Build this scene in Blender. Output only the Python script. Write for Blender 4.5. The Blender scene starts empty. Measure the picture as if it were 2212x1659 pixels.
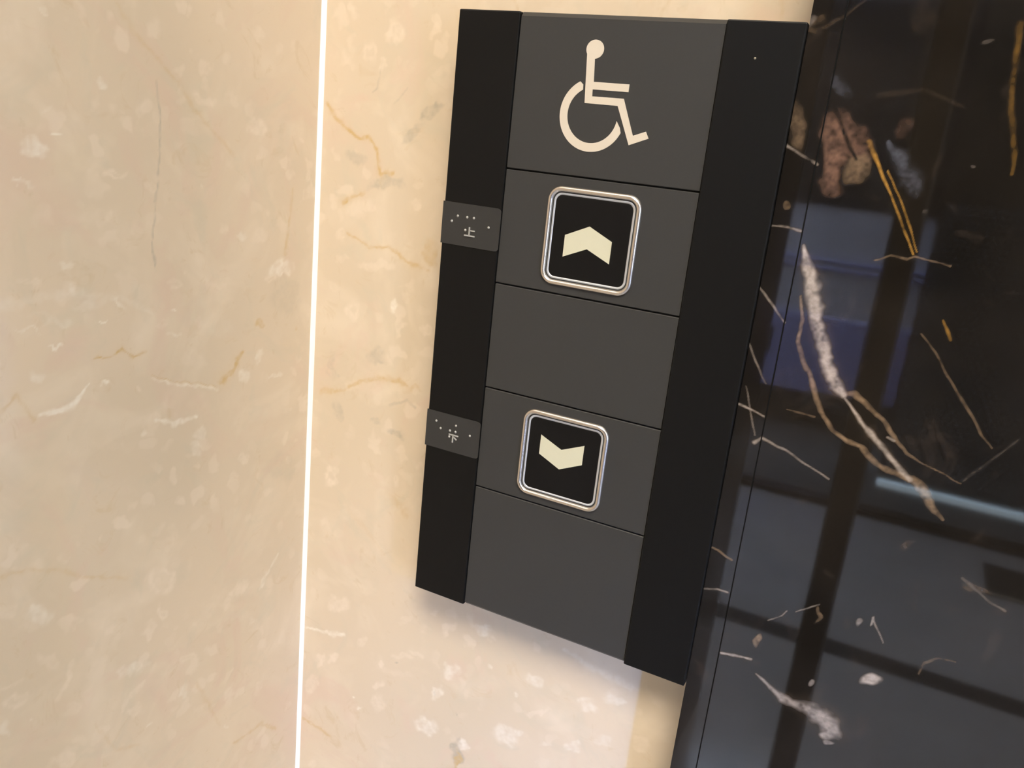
import bpy, bmesh, math, random
import numpy as np
from mathutils import Matrix, Vector

# ------------------------------------------------------------------ measured layout (metres; mm lists are on the stone faces)
# x runs along the wall from the panel's left edge, y goes into the wall (0 = front of the panel), z is height above the floor
ZT = 1.16            # height of the panel's top edge
T = 0.016            # beige wall face lies this far behind the panel front
Q = 0.002            # black marble face
PW, PH = 0.1184, 0.2287
XC = -0.07272
LEFT_BLOBS = [
 (-20.16,-14.55,4.38,0.62,0.07,-2.87,'f',0.7),
 (-10.13,-18.07,2.26,0.55,1.0,-3.15,'f',0.5),
 (-1.05,-16.06,2.14,0.28,0.1,-2.36,'f',0.5),
 (-46.36,-39.49,5.47,-1.01,-1.17,-2.42,'f',0.9),
 (-20.38,-47.64,5.01,0.27,0.09,-4.25,'f',0.9),
 (-87.18,-38.14,2.68,-1.04,-0.87,-1.25,'w',0.5),
 (-105.88,-20.54,1.85,-0.29,-0.33,-0.74,'w',0.5),
 (-83.01,-65.72,5.13,0.03,-0.06,-1.6,'r',0.8),
 (-111.71,-57.9,5.48,1.06,0.3,-2.3,'w',0.7),
 (-103.87,-53.26,1.76,-0.19,-0.13,-0.53,'w',0.8),
 (-114.68,-68.92,4.84,-0.42,-0.17,-1.05,'w',0.6),
 (-115.77,-26.28,2.96,0.44,-0.18,-2.64,'f',0.5),
 (-101.73,-93.47,3.51,0.25,0.2,-1.45,'w',0.4),
 (-115.2,-96.88,3.97,-0.42,-0.13,-1.95,'r',0.7),
 (-100.03,-101.14,4.36,-1.06,-0.27,-1.29,'w',0.4),
 (-59.73,-103.37,4.65,-0.5,-0.03,-2.19,'r',0.6),
 (-18.45,-88.1,4.71,-0.26,0.08,-3.3,'f',0.6),
 (-28.99,-88.77,3.46,-0.2,0.03,-2.32,'w',0.4),
 (-37.84,-85.14,2.57,-0.13,0.01,-2.25,'f',0.6),
 (-5.69,-102.55,8.77,0.84,1.35,-3.31,'w',0.7),
 (-11.35,-106.24,3.85,-0.39,0.06,-1.93,'r',0.6),
 (-40.31,-106.34,5.21,-0.57,0.01,-1.78,'f',0.5),
 (9.62,-65.38,3.25,0.02,0.13,-2.65,'f',0.5),
 (-47.3,-68.61,1.09,-0.0,-0.0,-0.65,'w',0.7),
 (-61.33,-112.82,1.47,-0.2,-0.01,-0.85,'w',0.9),
 (-107.46,-46.96,2.52,0.98,0.34,-0.94,'w',0.3),
 (-114.47,-127.92,3.05,-0.66,-0.15,-2.38,'w',0.5),
 (-91.64,-133.65,2.47,-0.14,0.17,-1.16,'w',1),
 (-26.69,-144.25,4.2,-0.88,0.05,-3.56,'w',0.5),
 (-77.08,-139.22,1.56,-0.35,-0.05,-1.88,'f',0.6),
 (-74.77,-156.41,2.1,0.09,0.58,-1.67,'w',0.5),
 (-49.7,-163.75,3.29,-0.92,-0.01,-2.12,'w',0.4),
 (-51.36,-169.83,3.23,-1.44,-0.91,-3.93,'w',0.35),
 (-25.33,-180.92,2.99,-0.92,0.04,-2.32,'f',0.7),
 (-69.04,-219.32,5.79,-6.49,-4.86,-3.98,'p',0.9),
 (-68.19,-232.84,4.06,-2.05,-0.07,-3.5,'r',0.9),
 (-27.45,-242.57,6.11,3.14,2.4,-2.78,'f',0.8),
 (-33.97,-248.09,3.1,-2.5,-1.46,-2.7,'f',0.7),
 (-118.83,-209.17,5.7,-2.92,-0.2,-3.25,'w',0.45),
 (-129.27,-201.62,3.73,-1.14,0.27,-3.31,'f',0.6),
 (-116.47,-228.64,3.36,-4.18,-2.37,-2.76,'f',0.5),
 (-83.48,-251.02,8.27,-2.68,0.81,-3.9,'w',0.45),
 (-83.42,-269.8,4.46,-1.27,0.93,-3.43,'f',0.7),
 (-55.66,-261.79,3.66,-0.17,1.46,-3.17,'r',0.8),
 (-58.75,-276.18,2.99,-2.88,-1.71,-3.2,'w',0.4),
 (-33.06,-292.12,2.95,-2.76,-2.36,-4.27,'f',0.7),
 (-74.98,-238.84,2.93,-2.32,-1.7,-4.68,'f',0.7),
 (-19.43,-262.05,3.1,-2.52,-1.25,-2.28,'w',0.4),
 (-128.74,-236.93,4.82,-1.04,0.67,-3.17,'r',0.7),
 (-129.85,-229.93,3.51,-0.53,0.32,-1.36,'f',0.5),
 (-113.05,-271.71,6.17,-2.6,0.57,-3.54,'f',0.7),
 (-132.8,-245.19,2.22,-2.51,-1.2,-2.45,'w',0.4),
 (-95.3,-269.97,2.07,-0.61,0.48,-1.9,'f',0.7),
 (-108.01,-252.46,4.32,-1.95,0.3,-2.92,'f',0.35),
 (-50.3,-289.87,3.92,-1.22,0.87,-2.79,'f',0.3),
 (-75.35,-281.43,1.12,-0.75,-0.02,-0.87,'w',0.6),
 (-34.32,-310.89,1.43,-0.96,0.01,-1.01,'w',0.5),
 (-124.49,-246.69,0.96,-0.64,-0.05,-0.72,'w',0.5),
 (-62.18,-244.19,1.41,-1.5,-1.19,-1.22,'f',0.5),
 (-52.58,-247.52,1.16,-0.99,-0.77,-1.45,'f',0.5),
 (-94.15,-106.99,6.92,-0.36,0.11,-2.16,'w',0.25),
 (-107.35,-109.67,7.9,-1.95,-0.29,-1.72,'w',0.3),
 (-83.61,-107.58,4.35,-1.1,-0.18,-0.92,'w',0.5),
 (-116.58,-111.48,5.03,-1.14,-0.1,-0.7,'w',0.55),
 (-40.26,-121.32,9.73,-1.48,0.02,-5.52,'w',0.12),
 (-1.26,-115.17,11.9,-1.44,0.38,-10.09,'g',0.25),
 (-51.81,-133.91,6.87,-1.33,-0.02,-3.64,'f',0.35),
 (-17.27,-138.6,2.07,-0.94,-1.24,-2.38,'w',0.5),
 (-7.28,-148.29,4.57,-0.37,0.34,-1.3,'w',0.5),
 (-60.41,-121.73,3.2,-1.48,-0.45,-0.91,'w',0.5),
 (-90.92,-112.08,2.1,-0.31,-0.02,-0.47,'w',0.9),
 (-107.78,-117.35,2.4,-1.04,-0.19,-0.55,'w',0.9),
 (-17.6,-124.76,3.24,-0.49,0.06,-2.74,'o',0.7),
 (5.24,-130.7,1.82,-0.29,0.05,-1.25,'o',0.4),
 (-66.56,-117.34,2.87,-0.43,-0.03,-1.35,'f',0.4),
 (-49.48,-118.15,2.71,-0.4,-0.01,-1.78,'f',0.4),
 (-78.45,-120.45,3.06,-0.51,-0.05,-1.64,'r',0.3),
 (-96.16,-78.66,8.33,-0.31,-0.17,-3.59,'f',0.2),
 (-69.02,-50.81,7.67,0.39,-0.07,-2.96,'f',0.15),
 (-1.35,-193.42,12.66,-4.05,0.32,-9.16,'g',0.2),
 (-78.14,-176.15,16.77,-7.09,-0.45,-3.5,'f',0.12),
 (-89.11,-156.71,11.43,-3.33,-0.09,-2.38,'f',0.15),
]
LEFT_VEINS = [
 ([(-114.4,-139.36,0.39),(-107.27,-139.76,0.88),(-101.91,-138.55,0.91),(-97.05,-133.11,0.25)],'w',1),
 ([(-69.98,-152.7,0.59),(-61.99,-156.08,0.92),(-50.82,-156.39,0.53)],'w',0.8),
 ([(-95.12,-124.9,0.33),(-88.8,-125.47,0.34),(-83.81,-123.46,0.44),(-78.85,-127.35,0.36),(-73.58,-126.31,0.37)],'o',0.9),
 ([(-26.83,-134.47,0.68),(-32.33,-141.34,1.13),(-37.99,-145.34,1.55)],'o',0.8),
 ([(-71.04,-136.57,0.38),(-61.76,-140.88,0.5),(-49.6,-144.11,0.53),(-40.17,-147.54,0.66)],'w',0.6),
 ([(-71.02,-135.71,0.28),(-61.75,-140.16,0.3),(-49.6,-143.18,0.32),(-40.18,-146.77,0.33)],'o',0.6),
 ([(-126.94,-135.86,0.72),(-121.42,-131.15,0.44),(-116.63,-140.48,0.61)],'o',0.45),
 ([(-13.23,-248.63,0.86),(-11.26,-243.84,1.01),(-7.41,-240.83,0.58),(-2.64,-236.24,0.44)],'w',0.5),
 ([(-130.79,-189.1,0.63),(-122.62,-190.33,0.66),(-109.53,-196.58,0.53),(-101.89,-202.39,0.47),(-85.07,-211.08,0.82)],'o',0.35),
 ([(-108.11,-232.91,0.68),(-109.52,-239.31,0.78),(-113.76,-245.11,0.77)],'f',0.8),
 ([(-77.7,-259.72,0.92),(-85.32,-262.43,1.35),(-88.61,-266.43,0.9)],'f',0.7),
 ([(-29.33,-322.46,0.62),(-19.78,-323.32,0.8),(-12.03,-323.53,0.82),(-1.42,-333.36,0.86)],'o',0.5),
 ([(-51.77,-276.12,0.66),(-45.33,-289.97,0.69),(-38.26,-306.74,0.58)],'o',0.3),
 ([(-67.35,-34.96,0.25),(-65.87,-44.72,0.3),(-66.11,-56.05,0.3),(-67.75,-69.93,0.35),(-70.27,-87.48,0.31),(-68.77,-98.49,0.27)],'g',0.75),
 ([(-81.48,-14.48,0.6),(-75.62,-21.43,0.63),(-65.92,-28.93,0.41),(-58.37,-34.65,0.69),(-51.2,-42.94,0.72),(-32.23,-58.7,0.6)],'o',0.3),
 ([(0.66,-70.43,0.58),(-1.2,-87.33,0.71),(-3.37,-96.76,0.59)],'o',0.45),
 ([(-124.57,-103.0,1.37),(-106.94,-102.39,1.2),(-83.53,-105.22,0.85),(-70.49,-113.41,0.55)],'w',0.22),
 ([(-100.24,-264.78,0.43),(-91.87,-282.08,0.46),(-81.33,-287.32,0.48)],'o',0.25),
]
BACK_BLOBS = [
 (-37.52,-7.09,4.28,0.18,0.39,-5.19,'r',0.8),
 (-48.88,-14.05,3.33,0.17,0.3,-4.64,'r',0.6),
 (-59.95,-18.63,5.02,0.28,0.22,-3.86,'f',0.5),
 (-19.52,-5.52,2.86,0.12,0.2,-2.28,'f',0.7),
 (-43.02,-18.55,1.76,0.1,0.14,-2.06,'f',0.7),
 (-57.6,-0.26,4.03,0.13,0.12,-2.03,'f',0.4),
 (-22.43,-71.18,2.83,0.36,0.19,-2.36,'f',0.7),
 (-52.28,-77.44,6.34,0.82,0.23,-3.81,'f',0.5),
 (-44.89,-74.78,3.69,0.47,0.2,-3.01,'f',0.5),
 (-60.37,-88.23,3.15,0.45,0.14,-2.54,'r',0.6),
 (-40.01,-98.49,12.41,1.97,0.17,-2.52,'f',0.6),
 (-50.74,-119.3,4.57,0.17,-0.77,-5.19,'r',0.9),
 (-30.49,-113.41,1.84,0.06,-0.39,-3.01,'w',1),
 (-14.24,-120.66,2.89,0.56,0.22,-2.53,'r',0.6),
 (-26.75,-122.68,2.3,0.17,-0.47,-5.48,'f',0.6),
 (-37.33,-137.86,5.7,1.2,0.28,-4.1,'g',0.5),
 (-60.52,-147.44,2.54,0.55,0.4,-7.7,'g',0.4),
 (-25.37,-169.33,5.54,-1.38,-1.27,-2.57,'g',0.8),
 (-36.35,-166.9,3.05,-0.76,-0.88,-1.72,'g',0.5),
 (-56.12,-167.14,3.06,0.74,0.31,-5.69,'g',0.5),
 (-59.19,-199.17,4.11,0.2,-1.38,-5.8,'r',0.9),
 (-22.97,-191.44,2.88,0.82,0.3,-3.93,'r',0.6),
 (-50.92,-263.81,7.08,3.76,1.33,-5.0,'f',0.8),
 (-61.05,-298.89,2.16,0.15,-1.73,-5.75,'f',0.8),
 (-52.64,-294.96,4.15,1.68,0.15,-2.85,'f',0.9),
 (-64.97,-315.67,3.31,0.28,-2.31,-7.72,'f',0.7),
 (-71.25,-299.78,2.32,0.93,0.15,-3.72,'f',0.6),
 (-36.03,-279.51,1.56,0.22,-0.97,-4.84,'f',0.6),
 (-24.78,-286.78,2.07,0.84,0.14,-1.99,'f',0.9),
 (-26.14,-298.19,3.59,2.84,1.17,-2.2,'f',0.9),
 (-24.93,-307.89,4.7,1.23,-0.69,-6.57,'f',0.8),
 (-35.43,-315.68,1.46,-0.16,-0.37,-0.86,'w',1),
 (-39.28,-311.99,1.22,-0.14,-0.37,-0.86,'w',0.8),
 (6.76,-289.81,2.95,-0.11,-1.66,-5.29,'w',0.6),
 (13.37,-275.61,5.08,4.09,1.62,-3.01,'w',0.6),
 (2.38,-309.35,6.03,-0.1,-1.63,-5.23,'w',0.6),
 (-62.94,-362.76,4.74,2.29,0.1,-2.28,'f',0.7),
 (9.42,-254.26,3.61,4.72,1.66,-1.18,'f',0.8),
 (2.12,-248.93,2.83,1.05,0.16,-1.84,'f',0.7),
 (26.53,-247.71,6.1,-1.13,-1.19,-3.08,'w',0.55),
 (54.08,-263.17,4.86,-1.41,-1.48,-3.5,'w',0.55),
 (43.2,-296.26,7.33,0.53,-1.13,-5.65,'w',0.55),
 (49.13,-291.57,2.17,0.99,0.27,-2.32,'w',0.5),
 (78.8,-264.79,4.67,0.18,-0.72,-4.2,'w',0.55),
 (89.37,-256.57,5.71,0.75,-0.28,-3.16,'w',0.5),
 (56.81,-278.23,6.04,3.91,0.38,-1.24,'f',0.7),
 (74.12,-286.74,3.24,1.52,0.36,-2.69,'w',0.5),
 (102.77,-272.41,4.8,0.23,-0.6,-4.14,'f',0.7),
 (99.45,-258.41,2.22,0.07,-0.34,-2.25,'f',0.6),
 (108.43,-249.62,2.15,0.93,0.26,-1.63,'f',0.5),
 (19.7,-316.09,3.56,1.69,0.81,-8.45,'g',1.0),
 (20.06,-319.81,2.14,1.03,0.58,-5.99,'o',0.8),
 (-18.85,-34.44,5.39,4.35,2.05,-1.68,'g',0.9),
 (-26.83,-44.15,5.65,5.44,2.28,-1.53,'g',0.6),
 (-37.28,-64.7,8.84,1.66,0.53,-2.88,'g',0.6),
 (-53.59,-55.58,5.56,0.57,0.2,-3.32,'g',0.5),
 (-14.08,-88.92,4.32,0.65,0.49,-5.57,'o',0.5),
 (22.66,-310.83,3.21,0.28,-0.52,-2.42,'w',0.8),
 (-12.07,-258.08,4.42,1.66,0.15,-1.89,'f',0.5),
 (-13.05,-278.23,6.46,1.48,-0.18,-1.8,'f',0.6),
 (-5.76,-273.3,4.4,0.99,-0.19,-2.03,'f',0.5),
 (-17.56,-287.65,12.54,3.0,-0.21,-2.1,'f',0.3),
 (5.82,-290.47,0.73,0.31,0.17,-1.94,'g',0.8),
 (17.47,-295.44,0.68,0.43,0.51,-1.76,'g',0.6),
 (-16.65,-282.2,1.01,0.41,0.06,-0.74,'g',0.6),
 (-21.98,-63.29,3.03,0.35,0.21,-2.51,'f',0.4),
 (-24.2,-104.85,3.6,0.61,0.15,-1.92,'f',0.35),
 (-62.13,-111.31,2.48,0.42,0.13,-2.43,'r',0.4),
 (-59.06,-98.72,3.41,0.53,0.11,-1.98,'f',0.4),
 (-18.45,-147.82,4.58,1.05,0.13,-1.63,'o',0.5),
 (-46.12,-214.71,7.69,2.35,0.27,-4.63,'f',0.3),
 (-61.75,-224.28,3.77,1.17,0.11,-2.38,'f',0.4),
 (-34.69,-229.98,10.07,3.32,0.28,-4.2,'f',0.2),
 (116.8,-242.77,2.43,1.05,0.33,-2.0,'f',0.3),
 (86.76,-278.49,3.93,1.02,-0.04,-2.31,'w',0.3),
 (62.75,-292.07,3.76,1.76,0.23,-1.83,'w',0.3),
 (32.28,-264.7,2.22,0.91,0.15,-1.37,'w',0.4),
 (45.87,-273.25,1.6,-0.26,-0.34,-0.97,'w',0.6),
 (19.48,-278.45,2.31,0.97,0.32,-3.3,'f',0.4),
]
BACK_VEINS = [
 ([(-69.62,-35.52,0.42),(-62.84,-42.28,0.73),(-55.07,-46.53,0.52),(-51.25,-48.19,0.52),(-47.65,-46.77,0.72),(-43.18,-51.97,0.51),(-41.97,-56.4,0.51),(-40.52,-60.83,0.82),(-34.44,-60.16,0.51)],'o',1),
 ([(-48.29,-69.35,0.84),(-53.34,-71.66,0.64),(-58.91,-74.83,0.87)],'o',0.8),
 ([(-56.06,-86.84,0.44),(-44.76,-91.23,0.54),(-34.33,-89.68,0.42),(-25.71,-94.49,0.73),(-15.43,-96.29,0.72)],'o',0.7),
 ([(-65.91,-159.53,1.21),(-54.36,-156.88,0.59),(-46.58,-151.24,0.7),(-36.7,-147.13,0.91),(-25.95,-145.57,1.11),(-20.84,-147.32,0.66)],'o',0.7),
 ([(-24.06,-200.04,1.66),(-16.86,-206.91,1.42)],'o',0.4),
 ([(-72.73,-284.61,0.43),(-62.94,-282.72,0.56),(-55.01,-281.75,0.97),(-47.3,-279.29,0.95)],'w',0.9),
 ([(-70.04,-337.65,0.76),(-58.01,-338.98,0.89),(-53.2,-340.71,0.59)],'o',0.6),
 ([(64.75,-243.08,0.54),(78.77,-246.55,1.48),(95.57,-248.37,1.23)],'w',0.45),
 ([(-29.38,-157.7,0.45),(-20.35,-153.46,0.44),(-16.17,-155.6,0.44)],'g',0.6),
 ([(-43.02,-18.55,0.2),(-44.59,-28.01,0.3),(-46.71,-29.91,0.2)],'g',0.5),
 ([(-36.42,-33.54,0.3),(-30.37,-27.04,0.39)],'g',0.4),
 ([(13.23,5.87,0.42),(14.6,2.07,0.34)],'o',0.6),
 ([(-48.85,-213.19,1.26),(-37.99,-219.23,1.0),(-26.95,-229.79,0.5)],'o',0.15),
 ([(106.79,8.39,0.55),(107.92,2.38,0.56)],'o',0.25),
]
BLACK_BLOBS = [
 (140.41,-201.42,1.61,-0.4,-1.15,-4.38,'t',0.8),
 (156.78,-184.54,0.99,0.37,0.72,-3.68,'t',0.75),
 (178.32,-201.4,3.25,2.17,0.75,-2.0,'v',0.75),
 (160.65,-210.47,1.28,0.54,0.31,-1.56,'v',0.5),
 (171.19,-183.21,0.94,0.36,0.3,-1.47,'v',0.4),
 (170.73,-230.15,1.97,0.92,0.25,-1.24,'v',0.6),
 (122.09,-52.82,0.96,0.12,0.32,-1.67,'t',0.8),
 (120.6,-29.0,3.36,0.78,2.75,-8.1,'t',0.5),
 (132.46,-35.72,4.49,-0.18,0.74,-12.09,'p',0.85),
 (137.48,-31.23,3.74,1.88,4.14,-7.09,'p',0.55),
 (139.87,-39.67,3.31,0.36,0.82,-3.96,'t',0.6),
 (133.02,-45.2,4.96,1.52,1.29,-3.38,'p',0.6),
 (121.36,0.08,2.5,2.52,1.23,-1.12,'t',0.22),
 (118.75,-0.02,1.52,1.52,1.24,-1.12,'v',0.25),
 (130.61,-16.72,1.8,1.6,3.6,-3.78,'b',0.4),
 (167.01,-2.9,1.32,1.0,0.48,-0.59,'v',0.16),
 (161.01,-49.21,0.96,0.12,0.17,-0.78,'v',0.12),
 (150.53,-26.79,1.88,0.95,1.48,-2.53,'p',0.2),
 (170.05,-35.77,0.8,0.09,0.14,-0.62,'v',0.15),
 (149.35,3.54,3.51,0.12,1.06,-4.78,'t',0.06),
 (174.83,-181.31,0.55,0.09,0.12,-2.02,'v',0.4),
 (178.38,-152.21,3.22,2.71,0.45,-0.78,'t',0.15),
 (200.06,-160.28,3.69,-0.34,-0.1,-1.87,'t',0.2),
]
BLACK_VEINS = [
 ([(129.3,-64.0,0.35),(131.61,-69.43,1.55),(134.36,-76.29,2.26),(136.99,-84.71,1.99),(140.47,-93.04,1.86),(143.95,-99.91,1.72),(147.14,-105.33,1.73),(150.07,-108.05,1.15)],'v',0.95),
 ([(150.01,-107.75,0.57),(153.06,-107.05,1.0),(157.01,-109.5,0.85),(162.56,-113.21,0.77),(167.79,-118.81,0.63),(171.9,-122.36,0.49),(176.29,-124.26,0.28),(183.24,-126.18,0.21),(188.12,-127.87,0.14)],'t',0.8),
 ([(150.71,-109.13,0.29),(155.08,-113.5,0.5),(159.44,-117.85,0.79),(163.62,-121.44,0.85),(167.77,-125.02,0.85),(171.12,-128.01,0.85),(174.29,-130.26,0.85)],'v',0.8),
 ([(131.5,-79.74,0.36),(133.17,-86.92,0.58),(133.33,-94.48,0.66),(136.14,-100.04,0.8),(139.08,-104.04,0.88),(141.62,-109.69,0.81),(144.86,-115.2,0.73),(149.46,-120.38,0.66),(154.17,-122.65,0.66),(158.55,-123.56,0.79),(161.95,-126.59,1.01),(165.83,-128.69,0.93),(170.8,-129.67,0.99),(174.92,-130.08,1.27),(178.31,-132.24,1.68),(180.74,-135.45,1.4),(183.41,-138.58,1.05),(186.06,-140.46,0.35)],'t',0.9),
 ([(134.27,-116.96,0.23),(138.73,-117.16,0.3),(143.1,-117.21,0.3)],'t',0.4),
 ([(167.59,-84.71,0.13),(172.46,-89.46,0.26),(177.02,-95.69,0.33),(182.17,-101.78,0.4),(186.39,-106.61,0.4),(190.02,-111.58,0.4),(193.49,-114.81,0.2)],'t',0.5),
 ([(150.46,-65.34,0.2),(154.59,-63.3,0.26),(159.16,-63.71,0.33),(160.86,-62.76,0.26),(164.05,-62.95,0.26),(171.07,-63.89,0.13)],'t',0.7),
 ([(118.32,-59.35,0.21),(123.33,-59.38,0.28),(127.94,-59.89,0.35)],'v',0.6),
 ([(118.36,-79.32,0.29),(123.67,-84.14,0.29),(128.22,-88.92,0.22)],'v',0.55),
 ([(118.37,-97.49,0.23),(121.52,-103.14,0.23),(126.25,-110.04,0.15)],'v',0.45),
 ([(118.48,-118.63,0.31),(123.47,-119.72,0.31),(127.82,-120.95,0.23)],'v',0.7),
 ([(126.18,-130.4,0.55),(128.09,-128.25,0.39),(136.92,-130.88,0.31),(146.56,-134.82,0.23),(151.31,-136.76,0.22)],'v',0.55),
 ([(120.12,-112.23,0.15),(121.99,-117.47,0.16),(125.75,-128.03,0.23)],'v',0.3),
 ([(118.81,-172.01,0.34),(121.76,-172.86,0.42),(126.17,-174.65,0.34)],'t',0.7),
 ([(118.95,-188.58,0.35),(123.38,-187.0,0.43),(127.06,-187.18,0.34)],'v',0.5),
 ([(128.93,-211.29,0.44),(134.11,-210.19,0.52),(139.6,-209.51,0.35)],'v',0.6),
 ([(142.01,-214.66,0.26),(146.89,-217.23,0.69),(152.37,-220.66,1.54),(157.19,-220.87,1.53),(162.7,-220.94,2.86),(167.84,-223.42,3.34),(170.66,-225.96,2.5),(168.18,-229.02,1.35)],'v',0.6),
 ([(173.83,-179.94,0.23),(176.0,-183.48,0.23),(178.68,-187.35,0.23)],'v',0.4),
 ([(190.89,-194.38,0.38),(191.44,-189.95,0.53),(194.86,-186.83,0.44),(200.08,-186.09,0.29)],'t',0.3),
 ([(195.6,-157.79,0.56),(203.13,-162.42,0.35),(208.68,-164.44,0.35)],'v',0.18),
 ([(141.55,-31.51,0.58),(146.2,-38.98,0.52),(150.85,-45.8,0.32),(155.92,-54.6,0.32),(160.35,-62.15,0.26)],'k',1),
 ([(148.53,-39.13,0.19),(153.6,-46.8,0.26),(157.76,-54.34,0.32),(161.18,-61.33,0.19)],'k',0.8),
 ([(172.56,-79.78,0.26),(174.33,-82.68,0.52),(175.9,-85.2,0.46)],'k',0.6),
 ([(172.96,2.02,0.79),(174.48,-10.79,0.69),(176.08,-20.29,0.82),(179.54,-31.02,0.71),(180.41,-36.54,0.47)],'k',0.25),
 ([(146.89,-31.4,0.77),(151.23,-35.81,2.16),(155.15,-40.64,2.79),(156.48,-42.73,2.54)],'b',0.75),  # wide pale blue-grey patch drawn into the vein mask
 ([(117.95,-34.69,0.41),(123.3,-37.33,0.41),(128.51,-39.53,0.34)],'v',0.5),
 ([(130.62,-23.24,0.66),(133.61,-28.27,0.59),(136.6,-33.31,0.66),(139.33,-37.04,0.52)],'x',0.9),
 ([(125.86,-36.38,1.35),(125.56,-41.9,1.64),(125.68,-46.05,1.79)],'x',0.9),
 ([(118.86,-22.82,0.4),(125.63,-28.3,0.67),(128.25,-36.15,0.94)],'x',0.4),
 ([(111.74,1.65,0.66),(120.55,-2.49,0.78),(128.57,2.85,0.38),(132.84,6.67,0.25)],'t',0.2),
 ([(141.88,-18.51,0.89),(153.76,-16.41,0.61),(164.08,-20.01,0.48)],'t',0.08),
 ([(142.33,-192.67,0.25),(146.44,-189.3,0.25),(147.58,-187.05,0.25)],'v',0.4),
 ([(150.55,-186.32,0.24),(154.52,-183.05,0.24),(157.11,-180.86,0.24)],'v',0.4),
 ([(188.55,-126.98,0.41),(199.53,-110.6,0.32)],'v',0.08),
 ([(165.47,-118.64,0.35),(167.5,-119.35,0.35)],'v',0.5),
]
CAM_LOC = (0.164398, -0.275297, -0.040424)
CAM_AXES = ((0.8879260, 0.4486525, 0.1014810), (-0.2149424, 0.2096370, 0.9538617), (0.4066783, -0.8687711, 0.2825766))  # right, up, backward
FOCAL_PX = 1815.770

scene = bpy.context.scene
COL = scene.collection

# ------------------------------------------------------------------ camera
cam = bpy.data.cameras.new('camera')
cam.sensor_fit = 'HORIZONTAL'
cam.sensor_width = 36.0
cam.lens = FOCAL_PX / 2212.0 * 36.0
cam.clip_start = 0.005
cam_o = bpy.data.objects.new('camera', cam)
COL.objects.link(cam_o)
m = Matrix.Identity(4)
for c_, a_ in enumerate(CAM_AXES):
    for r_ in range(3):
        m[r_][c_] = a_[r_]
m[0][3], m[1][3], m[2][3] = CAM_LOC[0], CAM_LOC[1], CAM_LOC[2] + ZT
cam_o.matrix_world = m
scene.camera = cam_o

# ------------------------------------------------------------------ sky, sun, exposure
SKY_COL, SKY_STR = (0.66, 0.78, 1.0), 23.0
SUN_COL, SUN_STR, SUN_ANGLE = (0.08, 0.30, 1.0), 4.9, 2.2
SUN_AZ, SUN_EL = 55.0, 16.0          # degrees from the wall's normal towards +x, and above the horizon
PANEL_COL, PANEL_W = (1.0, 0.90, 0.755), 57.0
scene.view_settings.view_transform = 'Standard'
scene.view_settings.look = 'None'
scene.view_settings.exposure = 0.0
scene.view_settings.gamma = 1.0
scene.view_settings.use_curve_mapping = False
scene.cycles.use_denoising = True
scene.cycles.max_bounces = 6
scene.cycles.diffuse_bounces = 3
scene.cycles.glossy_bounces = 3
scene.cycles.transmission_bounces = 2
scene.cycles.caustics_reflective = False
scene.cycles.caustics_refractive = False
scene.cycles.use_adaptive_sampling = True
scene.cycles.adaptive_threshold = 0.04
scene.cycles.sample_clamp_indirect = 6.0
w = bpy.data.worlds.new('sky')
scene.world = w
w.use_nodes = True
w.node_tree.nodes['Background'].inputs['Color'].default_value = (*SKY_COL, 1)
w.node_tree.nodes['Background'].inputs['Strength'].default_value = SKY_STR
sun = bpy.data.lights.new('sun', 'SUN')
sun.energy, sun.color, sun.angle = SUN_STR, SUN_COL, math.radians(SUN_ANGLE)
sun_o = bpy.data.objects.new('sun', sun)
COL.objects.link(sun_o)
az, el = math.radians(SUN_AZ), math.radians(SUN_EL)
to_sun = Vector((math.sin(az) * math.cos(el), -math.cos(az) * math.cos(el), math.sin(el)))
sun_o.rotation_euler = to_sun.to_track_quat('Z', 'Y').to_euler()
sun_o.location = (4.5, -5, 4)

# ------------------------------------------------------------------ helpers
def tag(o, label=None, cat=None, group=None, kind=None):
    for k, v in (('label', label), ('category', cat), ('group', group), ('kind', kind)):
        if v: o[k] = v
    return o

def empty(name, loc=(0, 0, 0)):
    o = bpy.data.objects.new(name, None)
    o.empty_display_size = 0.02
    COL.objects.link(o); o.location = loc
    return o

def link(name, me, mat=None, parent=None, smooth=False):
    o = bpy.data.objects.new(name, me)
    COL.objects.link(o)
    if mat: me.materials.append(mat)
    if smooth:
        me.polygons.foreach_set('use_smooth', [True] * len(me.polygons))
    if parent:
        o.parent = parent
        o.matrix_parent_inverse = parent_world(parent).inverted()
    return o

def parent_world(o):
    m_ = Matrix.LocRotScale(o.location, o.rotation_euler, o.scale)
    if o.parent: m_ = parent_world(o.parent) @ o.matrix_parent_inverse @ m_
    return m_

def py(name, vs, fs, mat=None, parent=None, smooth=False):
    me = bpy.data.meshes.new(name)
    me.from_pydata([tuple(v) for v in vs], [], fs); me.update()
    return link(name, me, mat, parent, smooth)

def bm_obj(name, bm, mat=None, parent=None, smooth=False):
    bmesh.ops.recalc_face_normals(bm, faces=bm.faces)
    me = bpy.data.meshes.new(name); bm.to_mesh(me); bm.free()
    return link(name, me, mat, parent, smooth)

def add_box(bm, x0, x1, y0, y1, z0, z1, bev=0.0, seg=1):
    n0 = len(bm.verts)
    r = bmesh.ops.create_cube(bm, size=1.0)
    for v in r['verts']:
        v.co.x = x0 + (v.co.x + .5) * (x1 - x0)
        v.co.y = y0 + (v.co.y + .5) * (y1 - y0)
        v.co.z = z0 + (v.co.z + .5) * (z1 - z0)
    if bev:
        es = {e for v in r['verts'] for e in v.link_edges}
        bmesh.ops.bevel(bm, geom=list(es), offset=bev, segments=seg, affect='EDGES', profile=.5)

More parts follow.
